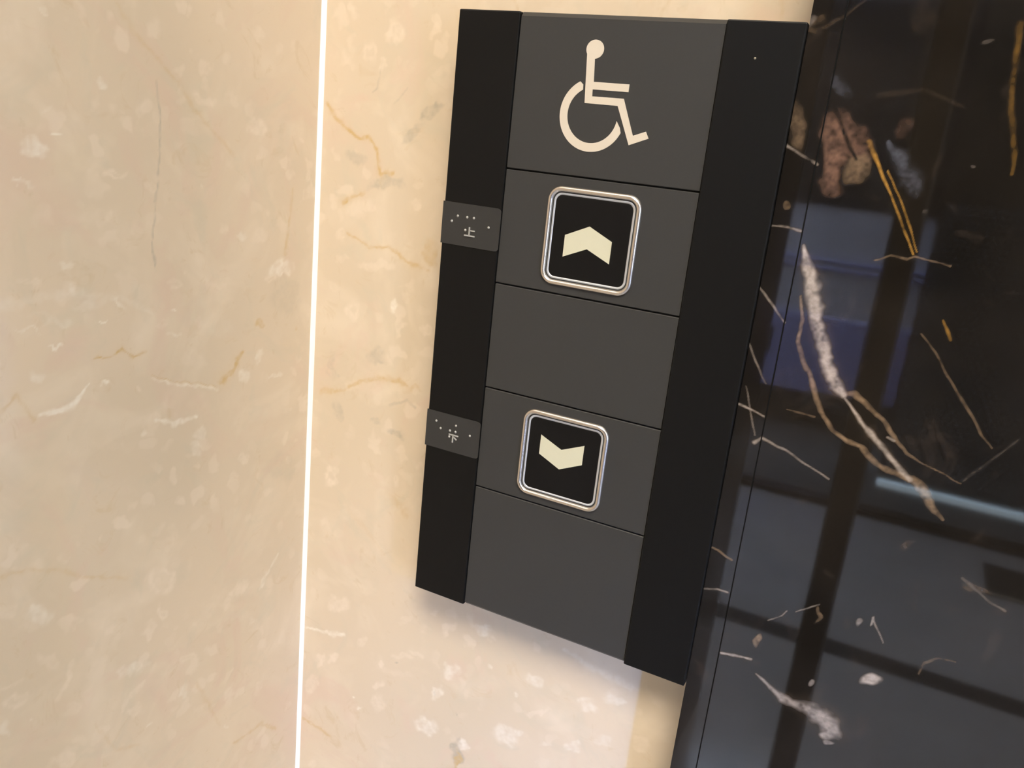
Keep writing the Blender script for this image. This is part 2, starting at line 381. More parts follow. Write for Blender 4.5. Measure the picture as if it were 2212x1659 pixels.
def box(name, x0, x1, y0, y1, z0, z1, mat, parent=None, bev=0.0, seg=1):
    bm = bmesh.new(); add_box(bm, x0, x1, y0, y1, z0, z1, bev, seg)
    return bm_obj(name, bm, mat, parent)

def add_cyl(bm, p0, p1, r0, r1=None, n=16):
    r1 = r0 if r1 is None else r1
    p0, p1 = Vector(p0), Vector(p1); d = (p1 - p0).normalized()
    a = d.orthogonal().normalized(); b = d.cross(a)
    A = [bm.verts.new(p0 + (a * math.cos(t) + b * math.sin(t)) * r0) for t in [2 * math.pi * i / n for i in range(n)]]
    B = [bm.verts.new(p1 + (a * math.cos(t) + b * math.sin(t)) * r1) for t in [2 * math.pi * i / n for i in range(n)]]
    for i in range(n): bm.faces.new((A[i], A[(i + 1) % n], B[(i + 1) % n], B[i]))
    bm.faces.new(A[::-1]); bm.faces.new(B)

def prism(name, pts, y_front, y_back, mat, parent=None, ox=0, oz=0):
    """outline in mm (x, z below panel top) extruded along y (mm)"""
    bm = bmesh.new()
    P = [(ox + x / 1000, oz + z / 1000) for x, z in pts]
    F = [bm.verts.new((x, y_front / 1000, z)) for x, z in P]
    Bk = [bm.verts.new((x, y_back / 1000, z)) for x, z in P]
    n = len(P)
    bm.faces.new(F); bm.faces.new(Bk[::-1])
    for i in range(n): bm.faces.new((F[i], Bk[i], Bk[(i + 1) % n], F[(i + 1) % n]))
    return bm_obj(name, bm, mat, parent)

# ------------------------------------------------------------------ materials
def new_mat(name):
    mt = bpy.data.materials.new(name); mt.use_nodes = True
    nt = mt.node_tree
    return mt, nt, nt.nodes['Principled BSDF']

def N(nt, typ, **kw):
    n = nt.nodes.new(typ)
    for k, v in kw.items():
        if k in n.inputs: n.inputs[k].default_value = v
        else: setattr(n, k, v)
    return n

def plain(name, col, rough=.5, metal=0.0, spec=.5, var=.0, scale=200.0, bump=0.0, ior=None):
    mt, nt, b = new_mat(name)
    b.inputs['Roughness'].default_value = rough
    b.inputs['Metallic'].default_value = metal
    b.inputs['Specular IOR Level'].default_value = spec
    if ior: b.inputs['IOR'].default_value = ior
    tc = N(nt, 'ShaderNodeTexCoord')
    nz = N(nt, 'ShaderNodeTexNoise'); nz.inputs['Scale'].default_value = scale; nz.inputs['Detail'].default_value = 3
    nt.links.new(tc.outputs['Object'], nz.inputs['Vector'])
    mx = N(nt, 'ShaderNodeMix', data_type='RGBA')
    mx.inputs[6].default_value = (*[max(0, c * (1 - var)) for c in col], 1)
    mx.inputs[7].default_value = (*[c * (1 + var) for c in col], 1)
    nt.links.new(nz.outputs['Fac'], mx.inputs[0])
    nt.links.new(mx.outputs[2], b.inputs['Base Color'])
    if bump:
        bp = N(nt, 'ShaderNodeBump'); bp.inputs['Strength'].default_value = bump; bp.inputs['Distance'].default_value = .0002
        nt.links.new(nz.outputs['Fac'], bp.inputs['Height']); nt.links.new(bp.outputs['Normal'], b.inputs['Normal'])
    return mt

def ramp(nt, src, p0, p1, c0=(0, 0, 0, 1), c1=(1, 1, 1, 1)):
    r = N(nt, 'ShaderNodeValToRGB')
    r.color_ramp.elements[0].position, r.color_ramp.elements[1].position = p0, p1
    r.color_ramp.elements[0].color, r.color_ramp.elements[1].color = c0, c1
    nt.links.new(src, r.inputs[0])
    return r.outputs[0]

def mixc(nt, fac, a, b):
    mx = N(nt, 'ShaderNodeMix', data_type='RGBA')
    for i, s in ((0, fac), (6, a), (7, b)):
        if hasattr(s, 'node'): nt.links.new(s, mx.inputs[i])
        elif i == 0: mx.inputs[0].default_value = s
        else: mx.inputs[i].default_value = (*s, 1)
    return mx.outputs[2]

def mul(nt, a, b):
    m_ = N(nt, 'ShaderNodeMath', operation='MULTIPLY')
    for i, s in ((0, a), (1, b)):
        if hasattr(s, 'node'): nt.links.new(s, m_.inputs[i])
        else: m_.inputs[i].default_value = s
    return m_.outputs[0]

def beige_marble():
    mt, nt, b = new_mat('beige_marble')
    tc = N(nt, 'ShaderNodeTexCoord')
    def noise(scale, detail=4, rough=.55, dist=0.0):
        n = N(nt, 'ShaderNodeTexNoise'); n.inputs['Scale'].default_value = scale; n.inputs['Detail'].default_value = detail
        n.inputs['Roughness'].default_value = rough; n.inputs['Distortion'].default_value = dist
        nt.links.new(tc.outputs['Object'], n.inputs['Vector']); return n.outputs['Fac']
    base = mixc(nt, ramp(nt, noise(9, 2), .32, .68), BEIGE_A, BEIGE_B)
    base = mixc(nt, mul(nt, ramp(nt, noise(28, 3, .6, .8), .50, .72), .7), base, BEIGE_C)      # paler cloud
    base = mixc(nt, mul(nt, ramp(nt, noise(19, 3, .65, 1.6), .54, .70), .55), base, (.70, .53, .40))   # pinker cloud
    base = mixc(nt, mul(nt, ramp(nt, noise(70, 3, .7, 1.4), .60, .74), .5), base, (.63, .49, .31))     # ochre flecks
    base = mixc(nt, mul(nt, ramp(nt, noise(38, 3, .6, 1.2), .55, .72), .45), base, BEIGE_D)     # greener cloud
    # small shell fragments everywhere
    wv = N(nt, 'ShaderNodeTexVoronoi', feature='F1'); wv.inputs['Scale'].default_value = 95
    dn = N(nt, 'ShaderNodeTexNoise'); dn.inputs['Scale'].default_value = 120; dn.inputs['Detail'].default_value = 2
    nt.links.new(tc.outputs['Object'], dn.inputs['Vector'])
    va = N(nt, 'ShaderNodeVectorMath', operation='MULTIPLY_ADD'); va.inputs[1].default_value = (.012, .012, .012)
    nt.links.new(dn.outputs['Color'], va.inputs[0]); nt.links.new(tc.outputs['Object'], va.inputs[2])
    nt.links.new(va.outputs[0], wv.inputs['Vector'])
    spot = ramp(nt, wv.outputs['Distance'], .22, .36, (1, 1, 1, 1), (0, 0, 0, 1))
    patchy = ramp(nt, noise(22, 2), .44, .62)
    base = mixc(nt, mul(nt, mul(nt, spot, patchy), .55), base, FOSSIL)
    at = N(nt, 'ShaderNodeAttribute', attribute_name='marks')
    sp = N(nt, 'ShaderNodeSeparateColor'); nt.links.new(at.outputs['Color'], sp.inputs[0])
    grain = ramp(nt, noise(420, 2), .25, .75, (.72, .72, .72, 1), (1, 1, 1, 1))
    col = mixc(nt, mul(nt, sp.outputs[2], grain), base, GREY)
    col = mixc(nt, mul(nt, sp.outputs[1], grain), col, GOLD)
    col = mixc(nt, mul(nt, sp.outputs[0], grain), col, FOSSIL)
    col = mixc(nt, mul(nt, at.outputs['Alpha'], grain), col, SHELL)
    nt.links.new(col, b.inputs['Base Color'])
    b.inputs['Roughness'].default_value = .10
    b.inputs['IOR'].default_value = 1.5
    return mt

def black_marble():
    mt, nt, b = new_mat('black_marble')
    tc = N(nt, 'ShaderNodeTexCoord')
    def noise(scale, detail=4, rough=.6, dist=0.0):
        n = N(nt, 'ShaderNodeTexNoise'); n.inputs['Scale'].default_value = scale; n.inputs['Detail'].default_value = detail
        n.inputs['Roughness'].default_value = rough; n.inputs['Distortion'].default_value = dist
        nt.links.new(tc.outputs['Object'], n.inputs['Vector']); return n.outputs['Fac']
    base = mixc(nt, ramp(nt, noise(14, 3, .6, .6), .35, .7), (.0075, .0062, .0050), (.018, .0145, .0115))
    base = mixc(nt, mul(nt, ramp(nt, noise(60, 3, .7, 1.0), .60, .75), .5), base, (.045, .033, .025))
    at = N(nt, 'ShaderNodeAttribute', attribute_name='marks')
    sp = N(nt, 'ShaderNodeSeparateColor'); nt.links.new(at.outputs['Color'], sp.inputs[0])
    at2 = N(nt, 'ShaderNodeAttribute', attribute_name='marks_b')
    sp2 = N(nt, 'ShaderNodeSeparateColor'); nt.links.new(at2.outputs['Color'], sp2.inputs[0])
    grain = ramp(nt, noise(240, 3, .7), .3, .7, (.55, .55, .55, 1), (1, 1, 1, 1))
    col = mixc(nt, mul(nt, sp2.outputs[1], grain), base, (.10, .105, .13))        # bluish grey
    col = mixc(nt, mul(nt, sp2.outputs[0], grain), col, (.235, .135, .095))        # pink
    col = mixc(nt, mul(nt, sp.outputs[1], grain), col, (.27, .185, .115))          # tan
    col = mixc(nt, mul(nt, sp.outputs[0], grain), col, (.50, .425, .37))           # cream
    col = mixc(nt, mul(nt, sp.outputs[2], grain), col, (.48, .26, .055))            # gold
    col = mixc(nt, at.outputs['Alpha'], col, (.012, .010, .008))
    nt.links.new(col, b.inputs['Base Color'])
    b.inputs['Roughness'].default_value = .035
    b.inputs['IOR'].default_value = 1.8
    return mt

BEIGE_A, BEIGE_B = (.66, .55, .40), (.73, .60, .44)
BEIGE_C, BEIGE_D = (.78, .66, .50), (.62, .55, .41)
FOSSIL, SHELL = (.79, .665, .515), (.86, .79, .67)
GOLD, GREY = (.60, .41, .18), (.47, .41, .31)
MB, MK = beige_marble(), black_marble()
M_BAR = plain('black_satin_plastic', (.0050, .0050, .0050), .45, spec=.2, var=.06, scale=900, bump=.05)
M_PLATE = plain('grey_matte_plastic', (.037, .037, .036), .48, spec=.35, var=.05, scale=1200, bump=.08)
M_GAP = plain('dark_gap', (.006, .006, .006), .8, var=.1)
M_CHROME = plain('brushed_steel', (.80, .76, .72), .27, metal=1.0, var=.03, scale=600)
M_BEZEL = plain('silver_bezel', (.60, .63, .68), .30, metal=.35, var=.03)
M_FACE = plain('button_black', (.0052, .0052, .0056), .34, spec=.22, var=.05)
M_ARROW = plain('arrow_cream', (.60, .59, .45), .5, var=.03)
M_SYMBOL = plain('symbol_cream', (.64, .575, .475), .45, var=.03)
M_LABEL = plain('label_film', (.028, .0285, .028), .40, var=.06, scale=500)
M_DOT = plain('label_emboss', (.40, .40, .38), .25, var=.1)
M_SPECK = plain('pale_speck', (.30, .28, .22), .5, var=.1)
M_CAULK = plain('white_sealant', (.93, .92, .88), .35, var=.02)
M_FLOOR = plain('grey_floor_stone', (.27, .27, .285), .16, var=.16, scale=7)
M_STRIP = plain('dark_floor_stone', (.030, .028, .026), .2, var=.2, scale=20)
M_CEIL = plain('ceiling_paint', (.74, .72, .68), .8, var=.02, scale=3)
M_WALL = plain('lobby_plaster', (.42, .37, .30), .7, var=.05, scale=4)
M_FRAME = plain('bronze_metal', (.035, .029, .024), .35, metal=.6, var=.1)
M_POST = plain('dark_post', (.10, .085, .072), .5, metal=.0, var=.1)
M_SCREEN = plain('dark_screen', (.010, .0095, .009), .45, var=.15)
M_SDOT = plain('screen_stud', (.075, .078, .085), .3, metal=.4, var=.1)
M_WHITE = plain('white_kerb', (.75, .77, .78), .4, var=.04)
M_ASPH = plain('asphalt', (.020, .018, .016), .8, var=.25, scale=30)
M_VAN = plain('van_paint', (.50, .49, .57), .35, var=.06, scale=3)
M_VANLOW = plain('van_lower_paint', (.31, .32, .62), .35, var=.06, scale=3)
M_SHUT = plain('shutter_brown', (.030, .026, .023), .5, var=.08, scale=12)
M_TYRE = plain('tyre', (.012, .012, .012), .7, var=.1)
M_LAMP = plain('tail_lamp', (.65, .10, .12), .3, var=.05)
M_VGLASS = plain('van_glass', (.012, .014, .018), .08, var=.1)

def emit(name, col, s):
    mt, nt, b = new_mat(name)
    b.inputs['Base Color'].default_value = (*col, 1)
    b.inputs['Emission Color'].default_value = (*col, 1)
    b.inputs['Emission Strength'].default_value = s
    return mt

def glass():
    mt, nt, b = new_mat('clear_glass')
    out = nt.nodes['Material Output']
    tr = N(nt, 'ShaderNodeBsdfTransparent'); tr.inputs[0].default_value = (.93, .94, .94, 1)
    gl = N(nt, 'ShaderNodeBsdfGlossy'); gl.inputs['Roughness'].default_value = .02
    lw = N(nt, 'ShaderNodeLayerWeight'); lw.inputs[0].default_value = .5
    pw = N(nt, 'ShaderNodeMath', operation='POWER'); pw.inputs[1].default_value = 5.0; nt.links.new(lw.outputs['Facing'], pw.inputs[0])
    fr = N(nt, 'ShaderNodeMath', operation='MULTIPLY_ADD'); fr.inputs[1].default_value = .9; fr.inputs[2].default_value = .035
    nt.links.new(pw.outputs[0], fr.inputs[0])
    mx = N(nt, 'ShaderNodeMixShader')
    nt.links.new(fr.outputs[0], mx.inputs[0]); nt.links.new(tr.outputs[0], mx.inputs[1]); nt.links.new(gl.outputs[0], mx.inputs[2])
    nt.links.new(mx.outputs[0], out.inputs['Surface'])
    return mt
M_GLASS = glass()

# ------------------------------------------------------------------ stone faces carrying veins, shells and patches
rng = np.random.default_rng(7)
LAT = rng.random((256, 256))
def vnoise(x, y):
    xi, yi = np.floor(x).astype(int), np.floor(y).astype(int)
    fx, fy = x - xi, y - yi
    fx, fy = fx * fx * (3 - 2 * fx), fy * fy * (3 - 2 * fy)
    g = lambda a, b: LAT[a % 256, b % 256]
    return (g(xi, yi) * (1 - fx) + g(xi + 1, yi) * fx) * (1 - fy) + (g(xi, yi + 1) * (1 - fx) + g(xi + 1, yi + 1) * fx) * fy - .5

def sstep(a, b, x):
    t = np.clip((x - a) / (b - a), 0, 1)
    return t * t * (3 - 2 * t)

def marks(U, V, blobs, veins, chans, warp=1.0, hi=1.0, fat=1.0, wob=1.1):
    """mask per kind on the face's own mm coordinates"""
    out = {k: np.zeros_like(U) for k in chans}
    wu = U + warp * (2.0 * vnoise(U / 3.1, V / 3.1) + hi * 1.3 * vnoise(U / 1.3 + 40, V / 1.3))
    wv = V + warp * (2.0 * vnoise(U / 3.1 + 90, V / 3.1) + hi * 1.3 * vnoise(U / 1.3, V / 1.3 + 40))
    for cx, cz, ux, uz, vx, vz, k, s in blobs:
        det = ux * vz - uz * vx
        R = max(math.hypot(ux, uz), math.hypot(vx, vz)) * 1.7 + 2
        sel = (np.abs(U - cx) < R) & (np.abs(V - cz) < R)
        big = min(1.0, R / 8) * 3.2
        du = wu[sel] - cx + big * vnoise(U[sel] / 4.3 + 17, V[sel] / 4.3 + 8); dv = wv[sel] - cz + big * vnoise(U[sel] / 4.3 + 51, V[sel] / 4.3 + 29)
        a, b = (du * vz - dv * vx) / det, (ux * dv - uz * du) / det
        d = np.hypot(a, b)
        body = 1 - sstep(.55, 1.1, d)
        def put(kk, val):
            if kk in out: out[kk][sel] = np.maximum(out[kk][sel], val)
        if k == 'r':                       # shell cut across: pale ring, duller heart
            put('f', s * body * (0.35 + .65 * sstep(.2, .5, d)))
        elif k == 'p' and 'o' in out:      # shell ring with a pink heart
            put('f', s * body * sstep(.3, .6, d)); put('f', .35 * body)
        else:
            put(k, s * body)
    for pts, k, s in veins:
        P = np.array(pts)
        for (x0, z0, w0), (x1, z1, w1) in zip(P[:-1], P[1:]):
            R = max(w0, w1) * 2 + 2
            sel = (U > min(x0, x1) - R) & (U < max(x0, x1) + R) & (V > min(z0, z1) - R) & (V < max(z0, z1) + R)
            if not sel.any(): continue
            thin = min(1.0, .4 + .3 * max(w0, w1))
            uu = U[sel] + (wu[sel] - U[sel]) * thin * .6; vv = V[sel] + (wv[sel] - V[sel]) * thin * .6
            dx, dz = x1 - x0, z1 - z0
            t = np.clip(((uu - x0) * dx + (vv - z0) * dz) / (dx * dx + dz * dz + 1e-9), 0, 1)
            d = np.hypot(uu - x0 - t * dx, vv - z0 - t * dz)
            wd = np.maximum(w0 + (w1 - w0) * t, .24) * fat * (1 + wob * vnoise(U[sel] / 1.9 + 33, V[sel] / 1.9 + 60))
            out[k][sel] = np.maximum(out[k][sel], s * (1 - sstep(.25, 1.3, d / wd)))
            if k in 'vo': out['t' if k == 'v' else 'o'][sel] = np.maximum(out['t' if k == 'v' else 'o'][sel], .22 * s * (1 - sstep(.5, 2.4, d / wd)))
    mott = .78 + .8 * vnoise(U / 2.3 + 11, V / 2.3 + 5) + .55 * vnoise(U / .95 + 3, V / .95 + 70)
    for k in out:
        out[k] = np.clip(out[k] * np.clip(mott + (.12 if k in 'fv' else .0), .12, 1.15), 0, 1)
    return out

def axis(lo, hi, a, b, step):
    """grid lines from lo to hi, fine between a and b"""
    inner = np.arange(a, b + step * .5, step)
    left = np.linspace(lo, a, max(2, int((a - lo) / 60) + 2))[:-1] if lo < a - 1e-6 else np.array([])
    right = np.linspace(inner[-1], hi, max(2, int((hi - b) / 60) + 2))[1:] if hi > b + 1e-6 else np.array([])
    return np.concatenate([left, inner, right])

def face_mesh(name, us, vs, to3d, depth_vec, attrs, mat, parent=None):
    """slab: finely divided front face plus plain sides and back"""
    nu, nv = len(us), len(vs)
    U, V = np.meshgrid(us, vs, indexing='xy')
    co = to3d(U.ravel(), V.ravel())
    n = len(co)
    idx = np.arange(n).reshape(nv, nu)
    quads = np.stack([idx[:-1, :-1], idx[:-1, 1:], idx[1:, 1:], idx[1:, :-1]], -1).reshape(-1, 4)
    cor = [idx[0, 0], idx[0, -1], idx[-1, -1], idx[-1, 0]]
    back = co[cor] + np.array(depth_vec)
    front_c = co[cor]
    co = np.vstack([co, front_c, back])
    f0, b0 = n, n + 4
    extra = [(f0 + i, b0 + i, b0 + (i + 1) % 4, f0 + (i + 1) % 4) for i in range(4)] + [(b0 + 3, b0 + 2, b0 + 1, b0)]
    faces = np.vstack([quads, np.array(extra)])
    a, b_, c = co[faces[0][0]], co[faces[0][1]], co[faces[0][2]]
    nrm = np.cross(b_ - a, c - a)
    if np.dot(nrm, depth_vec) > 0: faces = faces[:, ::-1].copy()
    me = bpy.data.meshes.new(name)
    me.vertices.add(len(co)); me.vertices.foreach_set('co', co.astype(np.float32).ravel())
    me.loops.add(faces.size); me.loops.foreach_set('vertex_index', faces.astype(np.int32).ravel())
    me.polygons.add(len(faces)); me.polygons.foreach_set('loop_start', np.arange(0, faces.size, 4, dtype=np.int32))
    me.update(calc_edges=True)
    for an, chans in attrs.items():
        at = me.attributes.new(an, 'FLOAT_COLOR', 'POINT')
        arr = np.zeros((len(co), 4), np.float32)
        for i, ch in enumerate(chans):
            if ch is not None: arr[:n, i] = ch.ravel()
        at.data.foreach_set('color', arr.ravel())
    return link(name, me, mat, parent)

def beige_slab(name, us, vs, blobs, veins, to3d, depth, parent=None):
    U, V = np.meshgrid(us, vs, indexing='xy')
    mk = marks(U, V, blobs, veins, 'fwog', fat=1.45)
    return face_mesh(name, us, vs, to3d, depth, {'marks': (mk['f'], mk['o'], mk['g'], mk['w'])}, MB, parent)

# back wall (the one that carries the panel) and left wall meet in an inside corner
CAULK = 0.0011
back = beige_slab('wall_back', axis(XC * 1000, 118.6, XC * 1000, 118.6, .55), axis(-1160, 1540, -385, 25, .55), BACK_BLOBS, BACK_VEINS,
                  lambda u, v: np.stack([u / 1000, np.full_like(u, T), ZT + v / 1000], 1), (0, .03, 0))
tag(back, 'polished beige marble wall slab behind the call panel', kind='structure')
left = beige_slab('wall_left', axis(-1330, T * 1000, -150, T * 1000, .55), axis(-1160, 1540, -385, 25, .55), LEFT_BLOBS, LEFT_VEINS,
                  lambda u, v: np.stack([np.full_like(u, XC), u / 1000, ZT + v / 1000], 1), (-.10, 0, 0))
tag(box('trim_3', XC - .002, XC + .004, -1.334, -1.00, 0, 2.7, M_FRAME), 'dark bronze trim at the free end of the beige wall', kind='structure')
tag(left, 'polished beige marble wall at left, meeting the panel wall in a corner', kind='structure')
# sealant bead in the corner, slightly hollow
bm = bmesh.new()
prof = [(0, 0), (CAULK * 1.55, 0), (CAULK * .55, -CAULK * .5), (0, -CAULK * 1.3)]
A = [bm.verts.new((XC + a, T + b, 0.0)) for a, b in prof]; Bv = [bm.verts.new((XC + a, T + b, 2.7)) for a, b in prof]
bm.faces.new(A); bm.faces.new(Bv[::-1])
for i in range(4): bm.faces.new((A[i], A[(i + 1) % 4], Bv[(i + 1) % 4], Bv[i]))
tag(bm_obj('trim_1', bm, M_CAULK), 'white sealant bead running down the corner between the beige walls', kind='structure')

# black marble surround: a narrow border slab, a joint and the wide slab
sur = empty('trim_2', (0.1188, Q, 0))
tag(sur, 'black marble surround with cream and gold veins right of the panel', kind='structure')
vr = random.Random(21)
for _ in range(90):                       # the stone's veining carries on past the part in view
    u, v, a = vr.uniform(130, 700), vr.uniform(-700, 330), vr.uniform(-1.9, -.7)
    w_, pts = vr.choice((1.7, 1.9, 2.2, 2.8, 3.6)), []
    for k in range(vr.randint(4, 11)):
        if u < 245 and -300 < v < 25: break
        pts.append((u, v, w_ * vr.uniform(.5, 1.3)))
        a += vr.uniform(-.5, .5); u += 16 * math.cos(a); v += 16 * math.sin(a)
    if len(pts) > 2: BLACK_VEINS.append((pts, vr.choice('vttk'), vr.uniform(.4, .9)))
def mid_axis(ax, lo, hi, step):
    return np.unique(np.concatenate([ax, np.arange(lo, ax[(ax > lo) & (np.gradient(ax) < .5)].min() - step * .5, step) if lo < ax[np.gradient(ax) < .5].min() else [],
                                     np.arange(ax[np.gradient(ax) < .5].max() + step, hi, step)]))
def black_slab(name, u0, u1, fine1):
    us = axis(u0, u1, u0, min(u1, fine1), .32); vs = axis(-1160, 1540, -290, 20, .32)
    if u1 > 300: us = mid_axis(us, u0, 700, 2.4)
    vs = mid_axis(vs, -700, 330, 2.4)
    U, V = np.meshgrid(us, vs, indexing='xy')
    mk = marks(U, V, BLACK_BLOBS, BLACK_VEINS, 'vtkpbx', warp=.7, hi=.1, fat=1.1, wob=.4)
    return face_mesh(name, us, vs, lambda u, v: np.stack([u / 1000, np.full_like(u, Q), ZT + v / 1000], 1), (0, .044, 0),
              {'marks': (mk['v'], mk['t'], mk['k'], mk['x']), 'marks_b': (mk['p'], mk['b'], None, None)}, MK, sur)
black_slab('marble_slab', 118.62, 127.85, 127.85)
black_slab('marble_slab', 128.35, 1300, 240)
box('joint', .1277, .1285, Q + .0008, .045, 0, 2.7, M_GAP, sur)

# ------------------------------------------------------------------ lobby
Z1 = 2.7
tag(box('floor', -1.9, 5.3, -2.65, .1, -.06, 0, M_FLOOR), kind='structure')
fl = bpy.data.objects['floor']
box('floor_strip', -1.9, 5.3, -1.765, -1.695, -.01, .0012, M_STRIP, fl)
tag(box('ceiling', -1.9, 5.3, -2.75, .1, Z1, Z1 + .1, M_CEIL), kind='structure')
tag(box('wall_return', -1.9, XC - .10, -1.33, -1.23, 0, Z1, M_WALL), kind='structure')
tag(box('wall_far_left', -2.0, -1.9, -2.75, -1.23, 0, Z1, M_WALL), kind='structure')
tag(box('wall_far_right', 5.3, 5.4, -2.75, .1, 0, Z1, M_WALL), kind='structure')
tag(box('wall_back_right', 1.3, 5.3, Q, .1, 0, Z1, M_WALL), kind='structure')

# glazed front: bronze frame with clear panes; solid between the two glazed bays
HEAD = 2.36  # head of the unseen bay, set to keep the sunbeam off the upper wall
X_SUN_BAY = 3.83  # left jamb of the unseen bay, placed to clip the sunbeam
tag(box('wall_front', .9, X_SUN_BAY, -2.76, -2.66, 0, Z1, M_WALL), kind='structure')
tag(box('wall_front_head', -1.9, .9, -2.76, -2.66, 2.45, Z1, M_WALL), kind='structure')
tag(box('wall_front_lintel', X_SUN_BAY, 5.3, -2.76, -2.66, HEAD, Z1, M_WALL), kind='structure')
def glazing(name, xs, top, label):
    w_ = empty(name, (xs[0], -2.7, 0)); tag(w_, label, kind='structure')
    for x in xs:
        box('mullion', x - .02, x + .02, -2.73, -2.68, 0, top, M_FRAME, w_, .003)
    box('threshold', xs[0], xs[-1], -2.73, -2.66, 0, .02, M_FRAME, w_)
    box('head_rail', xs[0], xs[-1], -2.73, -2.68, top - .05, top, M_FRAME, w_)
    for a, b in zip(xs[:-1], xs[1:]):
        box('pane', a + .02, b - .02, -2.709, -2.703, .02, top - .05, M_GLASS, w_)
glazing('window_1', [-1.88, -.75, .88], 2.45, 'tall glazed lobby front facing the street')
glazing('window_2', [X_SUN_BAY + .02, 5.28], HEAD, 'unseen glazed bay at the lobby side, placed to shape the sunbeam')

# slender dark post standing between lobby and lifts
t_ = box('post', .105, .150, -1.172, -1.128, 0, Z1, M_POST, None, .004)
t_.name = 'steel_post'
tag(t_, 'slender dark steel post mirrored in the black marble', 'post')
# floor mat
tag(box('floor_mat', .52, .95, -2.52, -2.30, 0.0012, .008, M_STRIP, None, .002), 'small dark mat on the lobby floor by the glass', 'mat')

# warm luminous ceiling panels
def luminaire(x, y, sx, sy, watts, label):
    r = empty('ceiling_light', (x, y, Z1)); tag(r, label, 'ceiling light', 'ceiling light panels')
    bm = bmesh.new()
    for a, b, c, d in ((-sx, sx, -sy - .03, -sy), (-sx, sx, sy, sy + .03), (-sx - .03, -sx, -sy - .03, sy + .03), (sx, sx + .03, -sy - .03, sy + .03)):
        add_box(bm, x + a, x + b, y + c, y + d, Z1 - .03, Z1)
    bm_obj('frame', bm, M_WHITE, r)
    box('diffuser', x - sx, x + sx, y - sy, y + sy, Z1 - .012, Z1, M_DIFF, r)
    l = bpy.data.lights.new('panel_light', 'AREA'); l.shape = 'RECTANGLE'; l.size, l.size_y = sx * 2, sy * 2
    l.energy, l.color = watts, PANEL_COL
    lo = bpy.data.objects.new('panel_light', l); COL.objects.link(lo)
    lo.location = (x, y, Z1 - .02)
    lo.parent = r; lo.matrix_parent_inverse = parent_world(r).inverted()
M_DIFF = emit('diffuser_glow', PANEL_COL, 6.0)
luminaire(.62, -1.15, .55, .38, PANEL_W, 'warm ceiling light panel above the lift front')
luminaire(2.6, -1.6, .45, .30, PANEL_W * .2, 'warm ceiling light panel at the lobby side')

# ------------------------------------------------------------------ street
tag(box('ground', -9, 9, -14, -2.65, -.08, -.02, M_ASPH), kind='structure')
tag(box('added_glow_strip', .175, 3.6, -3.085, -3.06, -.02, .006, emit('added_strip_glow', (.72, .88, 1.0), 2.2), None, .004), 'thin cool white glowing strip added along the foot of the dark screen', 'added glowing strip')  # glowing strip added to make a bright mirrored line; no known lamp
scr = empty('street_screen', (.2, -3.2, -.02)); tag(scr, 'tall dark studded screen standing outside the lobby glass', 'screen')
box('screen_board', .17, 3.6, -3.24, -3.19, -.02, 3.2, M_SCREEN, scr)
vs_, fs_ = [], []
for j in range(46):
    for i in range(64):
        cx_, cz_ = .19 + i * .026 + (j % 2) * .013, .02 + j * .0225
        k = len(vs_)
        vs_.append((cx_, -3.183, cz_))
        for q in range(6):
            vs_.append((cx_ + .0075 * math.cos(q * math.pi / 3), -3.1905, cz_ + .0075 * math.sin(q * math.pi / 3)))
        for q in range(6): fs_.append((k, k + 1 + (q + 1) % 6, k + 1 + q))
st = py('stud_field', vs_, fs_, M_SDOT, scr); st['kind'] = 'stuff'

van = empty('parked_van', (-1.4, -4.35, -.02)); tag(van, 'blue-grey parked van with dark windows mirrored in the black marble', 'van')
vy0, vy1 = -5.1, -3.6
prof = [(-4.0, .14), (-4.0, .85), (-3.75, .98), (-3.0, 1.08), (-2.35, 1.72), (-2.1, 1.84), (.20, 1.88), (.27, 1.8), (.30, .95), (.30, .14)]
bm = bmesh.new()
F = [bm.verts.new((x, vy1, z)) for x, z in prof]; K = [bm.verts.new((x, vy0, z)) for x, z in prof]
bm.faces.new(F); bm.faces.new(K[::-1])
for i in range(len(prof)): bm.faces.new((F[i], K[i], K[(i + 1) % len(prof)], F[(i + 1) % len(prof)]))
bmesh.ops.bevel(bm, geom=list(bm.edges), offset=.03, segments=2, affect='EDGES')
bm_obj('van_body', bm, M_VAN, van)
box('lower_panel', -3.9, .27, vy1, vy1 + .012, .15, .50, M_VANLOW, van, .004)
for z in (.70, .735): box('side_moulding', -3.7, .26, vy1, vy1 + .010, z, z + .014, M_VANLOW, van, .003)
box('door_handle', -.95, -.80, vy1, vy1 + .03, .84, .88, M_TYRE, van, .005)
box('fuel_flap', -.50, -.38, vy1, vy1 + .014, .30, .42, M_TYRE, van, .003)
def side_glass(W_):
    bm = bmesh.new()
    F = [bm.verts.new((x, vy1 + .006, z)) for x, z in W_]; K = [bm.verts.new((x, vy1 - .01, z)) for x, z in W_]
    bm.faces.new(F); bm.faces.new(K[::-1])
    for i in range(4): bm.faces.new((F[i], K[i], K[(i + 1) % 4], F[(i + 1) % 4]))
    bm_obj('side_window', bm, M_VGLASS, van)
side_glass([(-2.75, 1.06), (-2.3, 1.66), (-1.72, 1.74), (-1.72, 1.0)])
side_glass([(-1.68, 1.0), (-1.68, 1.74), (-.72, 1.78), (-.72, .97)])
side_glass([(-.70, .97), (-.70, 1.78), (.18, 1.80), (.24, .97)])
box('tail_lamp', .17, .315, vy1 - .1, vy1 + .02, .20, .42, M_LAMP, van, .01)
box('bumper', -.2, .34, vy0 + .05, vy1 + .02, .08, .18, M_TYRE, van, .02)
